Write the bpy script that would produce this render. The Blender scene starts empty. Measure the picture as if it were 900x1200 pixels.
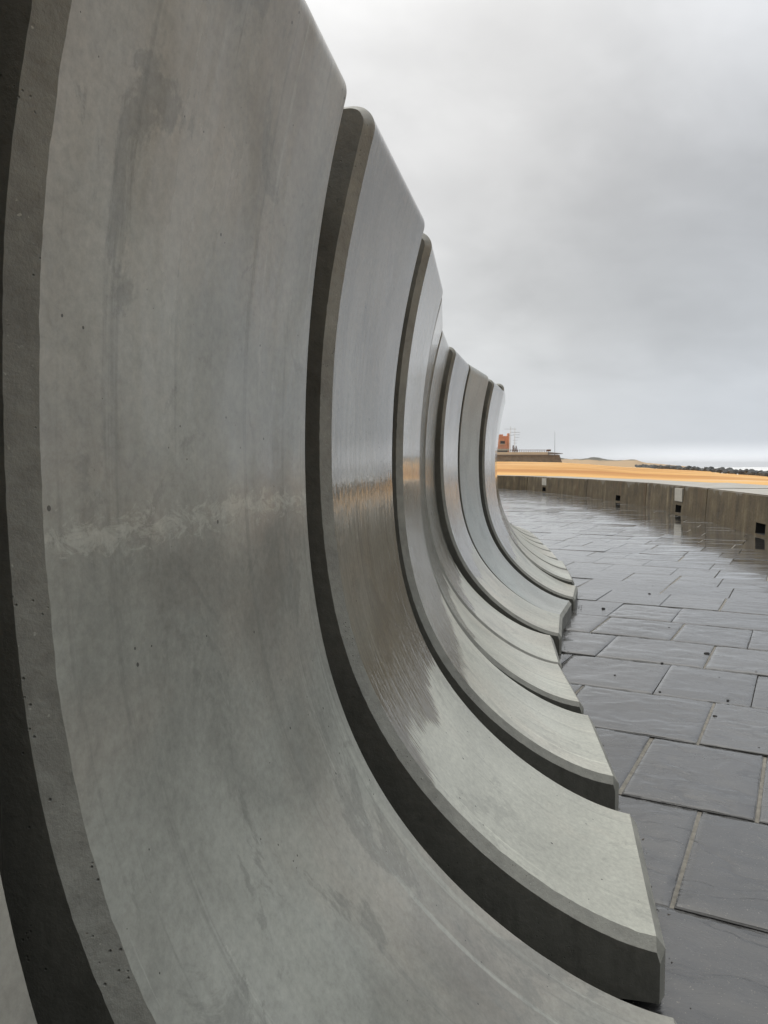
import bpy, bmesh, math, random
from math import sin, cos, radians, pi, sqrt, exp, atan2
from mathutils import Vector, noise, Matrix
random.seed(7)
S = bpy.context.scene
C = S.collection
HC = 1.10                                   # camera height above the paving (m)

# ------------------------------------------------------------------ camera, sky, sun, exposure
cam = bpy.data.objects.new("camera", bpy.data.cameras.new("camera")); C.objects.link(cam)
cam.data.sensor_fit = 'VERTICAL'; cam.data.sensor_height = 36; cam.data.lens = 27.0
cam.data.clip_start = 0.02; cam.data.clip_end = 40000
PITCH = math.atan((600 - 547.1) / 900)
cam.location = (0, 0, HC); cam.rotation_euler = (pi / 2 - PITCH, 0, 0)
S.camera = cam
S.render.resolution_x, S.render.resolution_y = 768, 1024

SUN_EL, SUN_AZ = radians(48), radians(-62)      # azimuth from +Y towards +X: behind the wall, to the left
world = bpy.data.worlds.new("World"); S.world = world; world.use_nodes = True

class NT:
    """small helper for writing node trees"""
    def __init__(s, tree): s.t = tree; s.n = tree.nodes; s.l = tree.links
    def add(s, typ, **kw):
        n = s.n.new(typ)
        for k, v in kw.items():
            if k.startswith('i_'):
                key = k[2:]; key = int(key) if key.isdigit() else key.replace('_', ' ')
                s.set(n, key, v)
            else: setattr(n, k, v)
        return n
    def set(s, n, key, v):
        if isinstance(v, bpy.types.NodeSocket): s.l.new(v, n.inputs[key])
        else: n.inputs[key].default_value = v
    def math(s, op, a, b=None, c=None, clamp=False):
        n = s.n.new('ShaderNodeMath'); n.operation = op; n.use_clamp = clamp
        for i, v in enumerate((a, b, c)):
            if v is not None: s.set(n, i, v)
        return n.outputs[0]
    def vmath(s, op, a, b=None):
        n = s.n.new('ShaderNodeVectorMath'); n.operation = op
        s.set(n, 0, a)
        if b is not None: s.set(n, 1, b)
        return n.outputs['Value'] if op in ('DOT_PRODUCT', 'LENGTH') else n.outputs[0]
    def noise(s, vec, scale, detail=4, rough=.55, dist=0.0):
        n = s.add('ShaderNodeTexNoise'); s.l.new(vec, n.inputs['Vector'])
        n.inputs['Scale'].default_value = scale; n.inputs['Detail'].default_value = detail
        n.inputs['Roughness'].default_value = rough; n.inputs['Distortion'].default_value = dist
        return n.outputs[0]
    def mapping(s, vec, scale=(1, 1, 1), loc=(0, 0, 0), rot=(0, 0, 0)):
        n = s.add('ShaderNodeMapping'); s.l.new(vec, n.inputs[0])
        n.inputs['Scale'].default_value = scale; n.inputs['Rotation'].default_value = rot
        s.set(n, 'Location', loc)
        return n.outputs[0]
    def ramp(s, fac, stops, interp='LINEAR'):
        n = s.add('ShaderNodeValToRGB'); s.l.new(fac, n.inputs[0]); e = n.color_ramp.elements
        n.color_ramp.interpolation = interp
        while len(e) < len(stops): e.new(0.5)
        for i, (p, c) in enumerate(stops):
            e[i].position = p
            e[i].color = (c, c, c, 1) if isinstance(c, (int, float)) else (*c[:3], 1)
        return n.outputs[0]
    def rng(s, v, a, b, c=0.0, d=1.0, smooth=False):
        n = s.add('ShaderNodeMapRange'); s.set(n, 0, v)
        n.interpolation_type = 'SMOOTHSTEP' if smooth else 'LINEAR'
        for i, x in zip((1, 2, 3, 4), (a, b, c, d)): n.inputs[i].default_value = x
        return n.outputs[0]
    def mix(s, fac, a, b, blend='MIX'):
        n = s.add('ShaderNodeMix', data_type='RGBA', blend_type=blend)
        s.set(n, 0, fac)
        for k, v in ((6, a), (7, b)):
            if isinstance(v, bpy.types.NodeSocket): s.l.new(v, n.inputs[k])
            else: n.inputs[k].default_value = (v, v, v, 1) if isinstance(v, (int, float)) else (*v[:3], 1)
        return n.outputs[2]

def build_world():
    w = NT(world.node_tree); w.n.clear()
    sky = w.add('ShaderNodeTexSky', sky_type='NISHITA', sun_disc=False, sun_elevation=SUN_EL, sun_rotation=SUN_AZ)
    bg1 = w.add('ShaderNodeBackground', i_Color=sky.outputs[0], i_Strength=0.06)
    d = w.add('ShaderNodeTexCoord').outputs['Generated']
    sep = w.add('ShaderNodeSeparateXYZ', i_0=d); x, y, z = sep.outputs
    zc = w.math('MAXIMUM', z, 0.0)
    # overcast dome: duller at the horizon, brighter overhead
    dome = w.ramp(zc, [(0.0, (.72, .745, .77)), (.06, (.645, .66, .675)), (.16, (.605, .612, .612)), (.34, (.580, .578, .572)),
                       (.50, (.78, .775, .765)), (.75, (1.6, 1.58, 1.53)), (1.0, (2.2, 2.17, 2.1))])
    # bright patch where the sun stands behind the cloud
    sd = Vector((-.36, .80, .60)).normalized()
    lobe = w.math('MAXIMUM', w.vmath('DOT_PRODUCT', d, tuple(sd)), 0.0)
    lobe = w.math('ADD', w.math('MULTIPLY', w.math('POWER', lobe, 14), .42), w.math('MULTIPLY', w.math('POWER', lobe, 3), .08))
    # cloud sheet: project the direction on a plane overhead
    den = w.math('ADD', zc, .45)
    comb = w.add('ShaderNodeCombineXYZ', i_0=w.math('DIVIDE', x, den), i_1=w.math('DIVIDE', y, den), i_2=0.0)
    n1 = w.noise(w.mapping(comb.outputs[0], (1.9, 2.3, 1), (3.1, .4, 0), (0, 0, .5)), 1.0, 5, .5, .3)
    n2 = w.noise(w.mapping(comb.outputs[0], (5.2, 6.4, 1), (1.7, 5.2, 0), (0, 0, .3)), 1.0, 6, .55, .4)
    cl = w.math('ADD', w.math('MULTIPLY', w.rng(n1, .34, .66, -.5, .5, True), .24), w.math('MULTIPLY', w.rng(n2, .3, .7, -.5, .5), .11))
    cl = w.math('MULTIPLY', cl, w.rng(zc, .02, .2, .25, 1.0))
    # the cloud is thicker and bluer towards the sea (right)
    right = w.rng(x, .10, .55, 0, 1, True)
    tot = w.math('ADD', 1.0, w.math('ADD', lobe, cl))
    tot = w.math('SUBTRACT', tot, w.math('MULTIPLY', right, .08))
    tot = w.math('MULTIPLY', tot, w.rng(y, -.5, .3, .30, 1.0, True))     # sky dimmed behind the camera, added to darken faces turned that way
    colr = w.mix(right, dome, w.mix(1.0, dome, (.955, .99, 1.045), 'MULTIPLY'))
    sc = w.add('ShaderNodeVectorMath', operation='SCALE'); w.l.new(colr, sc.inputs[0]); w.l.new(tot, sc.inputs['Scale'])
    glow = w.math('MULTIPLY', w.rng(zc, .004, .034, .55, 0, True), w.rng(x, .12, .40, 0, 1, True))
    gl = w.add('ShaderNodeVectorMath', operation='ADD'); w.l.new(sc.outputs[0], gl.inputs[0])
    gc = w.add('ShaderNodeCombineXYZ', i_0=glow, i_1=glow, i_2=glow); w.l.new(gc.outputs[0], gl.inputs[1]); sc = gl
    bg2 = w.add('ShaderNodeBackground', i_Color=sc.outputs[0], i_Strength=1.0)
    mx = w.add('ShaderNodeMixShader', i_0=.93); w.l.new(bg1.outputs[0], mx.inputs[1]); w.l.new(bg2.outputs[0], mx.inputs[2])
    out = w.add('ShaderNodeOutputWorld'); w.l.new(mx.outputs[0], out.inputs[0])
build_world()

sl = bpy.data.lights.new("sun", 'SUN'); sl.energy = 0.6; sl.angle = radians(35); sl.color = (1, .95, .88)
sun = bpy.data.objects.new("sun", sl); C.objects.link(sun)
sdir = Vector((cos(SUN_EL) * sin(SUN_AZ), cos(SUN_EL) * cos(SUN_AZ), sin(SUN_EL)))
sun.rotation_euler = sdir.to_track_quat('Z', 'Y').to_euler(); sun.location = sdir * 50
S.view_settings.view_transform = 'Standard'; S.view_settings.look = 'None'
S.view_settings.exposure = 0.13; S.view_settings.gamma = 1.0; S.view_settings.use_curve_mapping = False

# ------------------------------------------------------------------ helpers
def mat(name):
    m = bpy.data.materials.new(name); m.use_nodes = True
    t = NT(m.node_tree); t.n.clear()
    p = t.add('ShaderNodeBsdfPrincipled'); o = t.add('ShaderNodeOutputMaterial'); t.l.new(p.outputs[0], o.inputs[0])
    return m, t, p
def bump(t, h, strength, dist, normal=None):
    b = t.add('ShaderNodeBump'); t.l.new(h, b.inputs['Height'])
    b.inputs['Strength'].default_value = strength; b.inputs['Distance'].default_value = dist
    if normal is not None: t.l.new(normal, b.inputs['Normal'])
    return b.outputs[0]
def obj(name, bm, material, parent=None, smooth=False, loc=None):
    me = bpy.data.meshes.new(name); bm.to_mesh(me); bm.free()
    if material: me.materials.append(material)
    if smooth:
        for p in me.polygons: p.use_smooth = True
    o = bpy.data.objects.new(name, me); C.objects.link(o)
    if parent is not None: o.parent = parent
    if loc is not None: o.location = loc
    return o
def tag(o, label, cat, group=None, kind=None):
    if label: o['label'] = label
    if cat: o['category'] = cat
    if group: o['group'] = group
    if kind: o['kind'] = kind
    return o
def thing(name, label, cat, loc=(0, 0, 0), rz=0, group=None):
    o = bpy.data.objects.new(name, None); C.objects.link(o); o.location = loc; o.rotation_euler = (0, 0, rz)
    return tag(o, label, cat, group)
def box(bm, x0, x1, y0, y1, z0, z1, bev=0.0, M=None):
    r = bmesh.ops.create_cube(bm, size=1)
    vs = r['verts']
    bmesh.ops.scale(bm, vec=(x1 - x0, y1 - y0, z1 - z0), verts=vs)
    bmesh.ops.translate(bm, vec=((x0 + x1) / 2, (y0 + y1) / 2, (z0 + z1) / 2), verts=vs)
    if bev:
        es = list({e for v in vs for e in v.link_edges})
        r2 = bmesh.ops.bevel(bm, geom=es, offset=bev, segments=1, affect='EDGES'); vs = r2['verts']
    if M is not None: bmesh.ops.transform(bm, matrix=M, verts=vs)
def tube(bm, a, b, r0, r1, seg=8):
    a, b = Vector(a), Vector(b); q = (b - a).to_track_quat('Z', 'Y')
    rings = []
    for p, r in ((a, r0), (b, r1)):
        rings.append([bm.verts.new(p + q @ Vector((r * cos(2 * pi * i / seg), r * sin(2 * pi * i / seg), 0))) for i in range(seg)])
    for i in range(seg):
        bm.faces.new((rings[0][i], rings[0][(i + 1) % seg], rings[1][(i + 1) % seg], rings[1][i]))
    bm.faces.new(rings[0][::-1]); bm.faces.new(rings[1])
def lerp_table(tab, x):
    if x <= tab[0][0]: return tab[0][1:]
    for a, b in zip(tab, tab[1:]):
        if x <= b[0]:
            f = (x - a[0]) / (b[0] - a[0]); return tuple(u + (v - u) * f for u, v in zip(a[1:], b[1:]))
    return tab[-1][1:]
def sstep(x): x = min(1, max(0, x)); return x * x * (3 - 2 * x)

# ------------------------------------------------------------------ ground: beach terrain, sea, far dunes
# parapet base line (front foot), metres
PL = [(x * HC, y * HC) for x, y in [(3.3, -6), (3.75, -2), (4.25, 3.2), (4.93, 8.4), (5.99, 14.3), (6.62, 19.45), (6.72, 25.5), (6.12, 32.9), (5.0, 36.3), (3.2, 39.8), (.6, 43.0)]]
def wall_x(Y):
    return lerp_table([(y, x) for x, y in PL], Y)[0]
# tan(bearing) -> (height of crest, distance Y of crest)
CREST = [(-3, 3.2, 260), (.10, 3.3, 320), (.152, 3.25, 320), (.23, 2.75, 310), (.267, 2.2, 300), (.30, 1.42, 300), (.328, .82, 300), (.36, .42, 285), (.39, -.02, 260),
         (.44, -.55, 215), (.50, -1.12, 184), (.7, -1.45, 125), (1.2, -1.6, 80), (3, -1.8, 50)]
def beach_z(X, Y):
    r = sqrt(X * X + Y * Y)
    if Y > 1: tx = X / Y
    else: tx = 3 if X > 0 else -3
    zc, yc = lerp_table(CREST, tx)
    q = Y if Y > 1 else 50
    f = (q - 42) / (yc - 42)
    z = .30 + (zc - .30) * min(1.0, max(0.0, f)) ** .8
    if f > 1: 
        drop = .35 if tx < .29 else 9.0
        z -= (f - 1) * 2.2 * drop
    z += .35 * min(1, max(0, (q - 45) / 60)) * noise.noise(Vector((X / 22, Y / 30, .3))) + .10 * noise.noise(Vector((X / 6, Y / 7, 2.3))) * min(1, q / 60)
    if r < 60 and X < wall_x(Y) + .9 and -6.6 < Y < 44: z = -.35
    return max(z, -6)
def m_sand():
    m, t, p = mat("golden_sand")
    g = t.add('ShaderNodeTexCoord').outputs['Object']
    a = t.noise(t.mapping(g, (.05, .02, .05)), 1, 6, .6); b = t.noise(t.mapping(g, (.5, .2, .5)), 1, 5, .6)
    col = t.ramp(a, [(.3, (.60, .30, .095)), (.5, (.80, .46, .165)), (.72, (.86, .56, .25))])
    col = t.mix(t.math('MULTIPLY', t.rng(b, .55, .75), .35), col, (.50, .27, .10))
    tide_or_glint = t.rng(t.noise(t.mapping(g, (.010, .05, .05), rot=(0, 0, -.35)), 1, 6, .62, .4), .52, .62)
    col = t.mix(t.math('MULTIPLY', tide_or_glint, .8), col, (.52, .24, .085))
    pale = t.rng(t.noise(t.mapping(g, (.03, .10, .05), (5, 2, 0), (0, 0, -.3)), 1, 6, .6), .56, .68)
    col = t.mix(t.math('MULTIPLY', pale, .85), col, (.88, .64, .38))
    t.l.new(col, p.inputs['Base Color']); p.inputs['Roughness'].default_value = .9; p.inputs['Specular IOR Level'].default_value = .15
    t.l.new(bump(t, b, .6, .25), p.inputs['Normal'])
    return m
def build_ground():
    bm = bmesh.new()
    radii = [4, 7, 9, 11] + [13 * 1.045 ** k for k in range(112)]
    radii = [r for r in radii if r < 1300] + [1300]
    angs = []
    a = -180.0
    while a < 180 - 1e-6:
        angs.append(a); a += .5 if 5 <= a < 35 else 2.5
    c0 = bm.verts.new((0, 0, -.35)); prev = None
    for r in radii:
        ring = []
        for a in angs:
            X, Y = r * sin(radians(a)), r * cos(radians(a)); ring.append(bm.verts.new((X, Y, beach_z(X, Y))))
        n = len(ring)
        for i in range(n):
            j = (i + 1) % n
            if prev is None: bm.faces.new((c0, ring[j], ring[i]))
            else: bm.faces.new((prev[i], prev[j], ring[j], ring[i]))
        prev = ring
    o = obj("beach", bm, m_sand(), smooth=True); tag(o, None, None, kind='structure')
build_ground()

def m_sea():
    m, t, p = mat("rough_sea")
    g = t.add('ShaderNodeTexCoord').outputs['Object']
    r = t.mapping(g, (.020, .0035, 1), rot=(0, 0, .30))
    a = t.noise(r, 1, 7, .62, .6); b = t.noise(t.mapping(g, (.09, .02, 1), rot=(0, 0, .3)), 1, 6, .65)
    f = t.math('ADD', a, t.math('MULTIPLY', t.math('SUBTRACT', b, .5), .5))
    foam = t.rng(f, .40, .50)
    t.l.new(t.mix(foam, (.13, .17, .17), (.93, .95, .95)), p.inputs['Base Color'])
    t.l.new(t.rng(foam, 0, 1, .2, .9), p.inputs['Roughness'])
    t.l.new(bump(t, b, .5, .8), p.inputs['Normal'])
    return m
bm = bmesh.new()
bmesh.ops.create_grid(bm, x_segments=40, y_segments=40, size=4300)
sea = obj("sea", bm, m_sea(), loc=(600, 0, -2.6)); tag(sea, None, None, kind='structure')

def m_hill():
    m, t, p = mat("distant_dune")
    g = t.add('ShaderNodeTexCoord').outputs['Object']
    a = t.noise(t.mapping(g, (.012, .012, .05)), 1, 6, .6)
    zz = t.add('ShaderNodeSeparateXYZ', i_0=g).outputs[2]
    f = t.math('ADD', t.rng(zz, 9, 18, -.25, .3), t.math('SUBTRACT', a, .5))
    col = t.mix(t.rng(f, .0, .12), (.62, .42, .22), (.10, .095, .06))
    t.l.new(col, p.inputs['Base Color']); p.inputs['Roughness'].default_value = 1; p.inputs['Specular IOR Level'].default_value = .05
    return m
def build_hills():
    bm = bmesh.new(); top = [(.08, 15), (.19, 15), (.226, 19.0), (.245, 15.5), (.262, 19.5), (.285, 17), (.31, 15.5), (.335, 12.0), (.355, 8.0), (.375, 4), (.40, -2), (.42, -4), (.52, -4)]
    rows = []
    for j in range(13):
        Yb = 1330 + j * 40; prof = exp(-((j - 5) / 3.2) ** 2)
        row = []
        for i in range(150):
            tx = .03 + .5 * i / 149; z = lerp_table(top, tx)[0]
            z = -4 + (z + 4) * prof * (1 + .22 * noise.noise(Vector((tx * 45, j * .4, 0))) + .10 * noise.noise(Vector((tx * 150, j * .8, 4))))
            row.append(bm.verts.new((tx * Yb, Yb + 45 * noise.noise(Vector((tx * 30, 9, 0))), z)))
        rows.append(row)
    for a, b in zip(rows, rows[1:]):
        for i in range(149): bm.faces.new((a[i], a[i + 1], b[i + 1], b[i]))
    o = obj("hills", bm, m_hill(), smooth=True); tag(o, None, None, kind='structure')
build_hills()

# ------------------------------------------------------------------ paving
RA = radians(28.5); RU = Vector((cos(RA), -sin(RA), 0)); RN = Vector((sin(RA), cos(RA), 0))
RW = .567 * HC
ROWS0 = 1.797 * HC                           # a row joint lies here (measured along RN)
KNOWN = {0: [-.232, .30, -.80], 1: [-.462, -.081, .36, -.95], 2: [-.303, -.85, .22], 3: [-.553, -.158, -1.05, .33], 4: [-.397, -.933, .12], 5: [-.633, -.235, .21, -1.1]}
def m_slab():
    m, t, p = mat("wet_riven_slate")
    tc = t.add('ShaderNodeTexCoord').outputs['Object']
    at = t.add('ShaderNodeAttribute', attribute_name='slab'); rnd = at.outputs['Fac']; rv = at.outputs['Vector']
    g = t.vmath('ADD', t.mapping(tc, rot=(0, 0, RA)), t.vmath('MULTIPLY', rv, (37.0, 23.0, 11.0)))
    g = t.mapping(g)
    w = t.vmath('ADD', g, t.vmath('MULTIPLY', t.add('ShaderNodeTexNoise', i_Vector=g, i_Scale=3.0, i_Detail=3.0).outputs[1], (.35, .35, .35)))
    cle = t.noise(t.mapping(w, (1.6, 5.5, 1)), 1.6, 7, .62)                # cleft ridges along the slab
    fin = t.noise(g, 55, 5, .65); mid = t.noise(t.mapping(g, (6, 15, 1)), 1.4, 5, .6, .8)
    ridge = t.math('ABSOLUTE', t.math('SUBTRACT', t.noise(t.mapping(w, (.9, 3.6, 1)), 1.2, 4, .5), .5))
    crack = t.rng(ridge, 0, .018, 1, 0)
    big = t.noise(tc, .7, 4, .55)
    col = t.ramp(t.math('ADD', t.math('MULTIPLY', mid, .45), t.math('MULTIPLY', rnd, .6)), [(.2, (.046, .046, .044)), (.5, (.078, .077, .074)), (.85, (.134, .130, .121))])
    grit = t.rng(t.noise(g, 160, 2, .5), .66, .74)
    col = t.mix(t.math('MULTIPLY', grit, .55), col, (.34, .31, .25))
    dust = t.rng(t.noise(t.mapping(tc, (1.1, 1.1, 1)), 2.3, 6, .68), .60, .78)
    col = t.mix(t.math('MULTIPLY', dust, .35), col, (.30, .27, .22))
    col = t.mix(t.math('MULTIPLY', crack, .55), col, (.02, .02, .022))
    t.l.new(col, p.inputs['Base Color'])
    # puddle film: stronger towards the sea wall
    px = t.add('ShaderNodeSeparateXYZ', i_0=tc).outputs
    dist = t.math('SUBTRACT', px[0], t.math('MULTIPLY', px[1], .11))
    near = t.rng(dist, 1.2, 4.4, -.26, .12)
    far = t.rng(px[1], 2.0, 9.0, -.10, .03)
    pn = t.noise(t.mapping(tc, (.9, 5.0, 1), rot=(0, 0, RA)), 1.25, 4, .55)
    pud = t.rng(t.math('ADD', t.math('ADD', pn, near), far), .46, .56, 0, 1, True)
    rough = t.mix(pud, t.ramp(mid, [(.3, .14), (.7, .30)]), .03)
    t.l.new(rough, p.inputs['Roughness']); p.inputs['IOR'].default_value = 1.45
    h = t.math('ADD', t.math('MULTIPLY', cle, 1.0), t.math('MULTIPLY', fin, .10))
    h = t.math('ADD', h, t.math('MULTIPLY', mid, .22))
    h = t.math('SUBTRACT', h, t.math('MULTIPLY', crack, .30))
    b = t.add('ShaderNodeBump'); t.l.new(h, b.inputs['Height']); b.inputs['Distance'].default_value = .012
    t.l.new(t.rng(pud, 0, 1, .62, .02), b.inputs['Strength'])
    t.l.new(b.outputs[0], p.inputs['Normal'])
    film = t.rng(t.noise(t.mapping(tc, (.9, .9, 1)), 1.1, 5, .6), .35, .6, .88, 1.0)
    t.l.new(film, p.inputs['Coat Weight']); p.inputs['Coat IOR'].default_value = 1.5
    t.l.new(t.mix(pud, t.ramp(cle, [(.35, .06), (.65, .16)]), .05), p.inputs['Coat Roughness'])
    b2 = t.add('ShaderNodeBump'); t.l.new(h, b2.inputs['Height']); b2.inputs['Distance'].default_value = .012
    t.l.new(t.rng(pud, 0, 1, .10, .035), b2.inputs['Strength']); t.l.new(b2.outputs[0], p.inputs['Coat Normal'])
    return m
def simple(name, col, rough=.8, var=.25, scale=20, bmp=.3, dist=.004, spec=.5):
    m, t, p = mat(name); g = t.add('ShaderNodeTexCoord').outputs['Object']
    n = t.noise(g, scale, 5, .62)
    t.l.new(t.ramp(n, [(.25, tuple(c * (1 - var) for c in col)), (.75, tuple(min(1, c * (1 + var)) for c in col))]), p.inputs['Base Color'])
    p.inputs['Roughness'].default_value = rough; p.inputs['Specular IOR Level'].default_value = spec
    if bmp: t.l.new(bump(t, n, bmp, dist), p.inputs['Normal'])
    return m
M_MORTAR = simple("sandy_mortar", (.25, .23, .19), .6, .5, 40)
M_DIRT = simple("wet_joint_dirt", (.075, .062, .048), .7, .4, 30)
def build_paving():
    bm = bmesh.new(); lay = bm.loops.layers.float_color.new('slab')
    R = random.Random(3)
    def inside(p): return -6.4 < p.y < 46 and -7 < p.x < wall_x(p.y) + .45
    k0 = int(-7 / RW) - 3
    def relief(P, sd):
        """riven slate: low ledges running along the slab"""
        u, n = P.dot(RU), P.dot(RN); q = Vector((u * 2.2 + sd[0] * 50, n * 6.5 + sd[1] * 50, sd[2] * 9))
        w = noise.noise(q * .6) * 1.6
        a = noise.fractal(Vector((q.x, q.y + w, q.z)), 1.0, 2.1, 4); k = (a * 2.4) % 1.0
        return .0055 * a + .0045 * sstep(k / .22) * (1 - k) + .0014 * noise.noise(Vector((u * 22, n * 40, 1)))
    def quadbox(cs, zt, zb, mi, colr, cham, mid=None):
        # cs: four plan corners (ccw) -> top face inset by cham, sloping rim, vertical sides
        c = sum((Vector(q[:2] + (0,)) for q in cs), Vector()) / 4
        top, rim, bot = [], [], []
        for q, z in zip(cs, zt):
            v = Vector((q[0], q[1], 0)); d = (c - v); d = Vector((math.copysign(1, d.dot(RU)), math.copysign(1, d.dot(RN)), 0))
            inn = v + (RU * d.x + RN * d.y) * cham
            top.append(bm.verts.new((inn.x, inn.y, z))); rim.append(bm.verts.new((v.x, v.y, z - cham * .8))); bot.append(bm.verts.new((v.x, v.y, zb)))
        near = mid is not None and mid.length < 6.2 and mid.x > .2 and mid.y > .8
        if near:
            N = 30 if mid.length < 3.6 else 18; c4 = [v.co.copy() for v in top]; gr = {}
            for i in range(N + 1):
                for j in range(N + 1):
                    if (i, j) in ((0, 0), (N, 0), (N, N), (0, N)): gr[i, j] = top[{(0, 0): 0, (N, 0): 1, (N, N): 2, (0, N): 3}[i, j]]; continue
                    a_, b_ = i / N, j / N
                    P = c4[0] * (1 - a_) * (1 - b_) + c4[1] * a_ * (1 - b_) + c4[2] * a_ * b_ + c4[3] * (1 - a_) * b_
                    e = min(1, 9 * min(a_, 1 - a_, b_, 1 - b_)); P.z += relief(P, colr) * (.35 + .65 * e) if 0 < i < N and 0 < j < N else relief(P, colr) * .35 - .0008
                    gr[i, j] = bm.verts.new(P)
            fs = [bm.faces.new((gr[i, j], gr[i + 1, j], gr[i + 1, j + 1], gr[i, j + 1])) for i in range(N) for j in range(N)]
            for f in fs: f.smooth = True
            ring = [[gr[i, 0] for i in range(N + 1)], [gr[N, j] for j in range(N + 1)], [gr[N - i, N] for i in range(N + 1)], [gr[0, N - j] for j in range(N + 1)]]
            for i in range(4):
                fs.append(bm.faces.new([rim[i], rim[(i + 1) % 4]] + ring[i][::-1]))
                fs.append(bm.faces.new((bot[i], bot[(i + 1) % 4], rim[(i + 1) % 4], rim[i])))
            for f in fs:
                f.material_index = mi
                for l in f.loops: l[lay] = colr
            return
        fs = [bm.faces.new(top)]
        for i in range(4):
            j = (i + 1) % 4
            fs.append(bm.faces.new((rim[i], rim[j], top[j], top[i]))); fs.append(bm.faces.new((bot[i], bot[j], rim[j], rim[i])))
        for f in fs:
            f.material_index = mi
            for l in f.loops: l[lay] = colr
    for k in range(k0, 90):
        n0 = ROWS0 + k * RW; n1 = n0 + RW
        ks = sorted(u * HC for u in KNOWN.get(k, [])) or [R.uniform(-.3, .3)]
        lo, hi = ks[0], ks[-1]
        while lo > -34: lo -= R.uniform(.36, .66) * HC; ks.insert(0, lo)
        while hi < 14: hi += R.uniform(.36, .66) * HC; ks.append(hi)
        rowz = R.uniform(-.002, .002)
        jm = [(k <= 1 or R.random() < .4) for _ in ks]; jg = [R.uniform(.005, .009) if q else R.uniform(.0012, .0022) for q in jm]; js = [[R.uniform(-.006, .006) if q else R.uniform(-.0015, .0015) for _ in range(2)] for q in jm]
        for ii, (a, b) in enumerate(zip(ks, ks[1:])):
            mid = RU * ((a + b) / 2) + RN * ((n0 + n1) / 2)
            if not inside(mid): continue
            mort = jm[ii + 1]; g0, g1, s0, s1 = jg[ii], jg[ii + 1], js[ii], js[ii + 1]; gj = R.uniform(.0016, .0034)
            cs = [tuple((RU * (a + g0 + s0[0]) + RN * (n0 + gj))[:2]), tuple((RU * (b - g1 + s1[0]) + RN * (n0 + gj))[:2]),
                  tuple((RU * (b - g1 + s1[1]) + RN * (n1 - gj))[:2]), tuple((RU * (a + g0 + s0[1]) + RN * (n1 - gj))[:2])]
            z = rowz + R.uniform(-.0012, .0012); tn, tu = R.uniform(-.0028, .0028), R.uniform(-.0015, .0015)
            zt = [z - tn - tu, z - tn + tu, z + tn + tu, z + tn - tu]
            col = (R.random(), R.random(), R.random(), 1)
            quadbox(cs, zt, -.03, 0, col, R.uniform(.003, .0045), mid)
            if not mort: continue
            cm = [tuple((RU * (b - .016) + RN * (n0 + .006))[:2]), tuple((RU * (b + .016) + RN * (n0 + .006))[:2]),
                  tuple((RU * (b + .016) + RN * (n1 - .006))[:2]), tuple((RU * (b - .016) + RN * (n1 - .006))[:2])]
            quadbox(cm, [rowz - R.uniform(.004, .008)] * 4, -.035, 1, col, .001)
    o = obj("pavement", bm, m_slab()); o.data.materials.append(M_MORTAR); tag(o, None, None, kind='structure')
    bm = bmesh.new()
    pts = [(-7, -6.4)] + [(wall_x(y) + .4, y) for y in [-6.4 + i * 1.0 for i in range(53)]] + [(-7, 46)]
    bm.faces.new([bm.verts.new((x, y, -.017)) for x, y in pts])
    o = obj("pavement_bed", bm, M_DIRT); tag(o, None, None, kind='structure')
build_paving()

# ------------------------------------------------------------------ wave-wall panels
BEZ = [(.115, 0), (.1456, .2679), (.4767, .6063), (.5774, .6562), (1.1165, .6063), (1.2826, .624), (1.6, .542)]
def bez(t):
    n = 6; return tuple(sum(math.comb(n, k) * t ** k * (1 - t) ** (n - k) * BEZ[k][i] for k in range(n + 1)) for i in (0, 1))
def front_profile():
    """front face from the toe edge up to the lip and over the rounded top: (z, d, nz, nd)"""
    pts = [bez(i / 220) for i in range(221)]
    lz, ld = pts[-1]; dz, dd = pts[-1][0] - pts[-3][0], pts[-1][1] - pts[-3][1]
    a0 = atan2(dd, dz)                         # direction of travel (0 = straight up, negative = leaning forward)
    r = .042; cz, cd = lz + r * (-sin(a0)) * -1 * 0, ld
    # centre of lip arc lies behind the front face
    nx = (-sin(a0) * 1.0, cos(a0))            # inward normal (z,d)
    cz, cd = lz + r * nx[0], ld + r * nx[1]
    for i in range(1, 13):
        a = a0 + (pi / 2 - a0) * i / 12
        pts.append((cz + r * sin(a), cd - r * cos(a)))
    return pts
FP = front_profile()
ZTOP = FP[-1][0]; DBACK = .735
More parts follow.
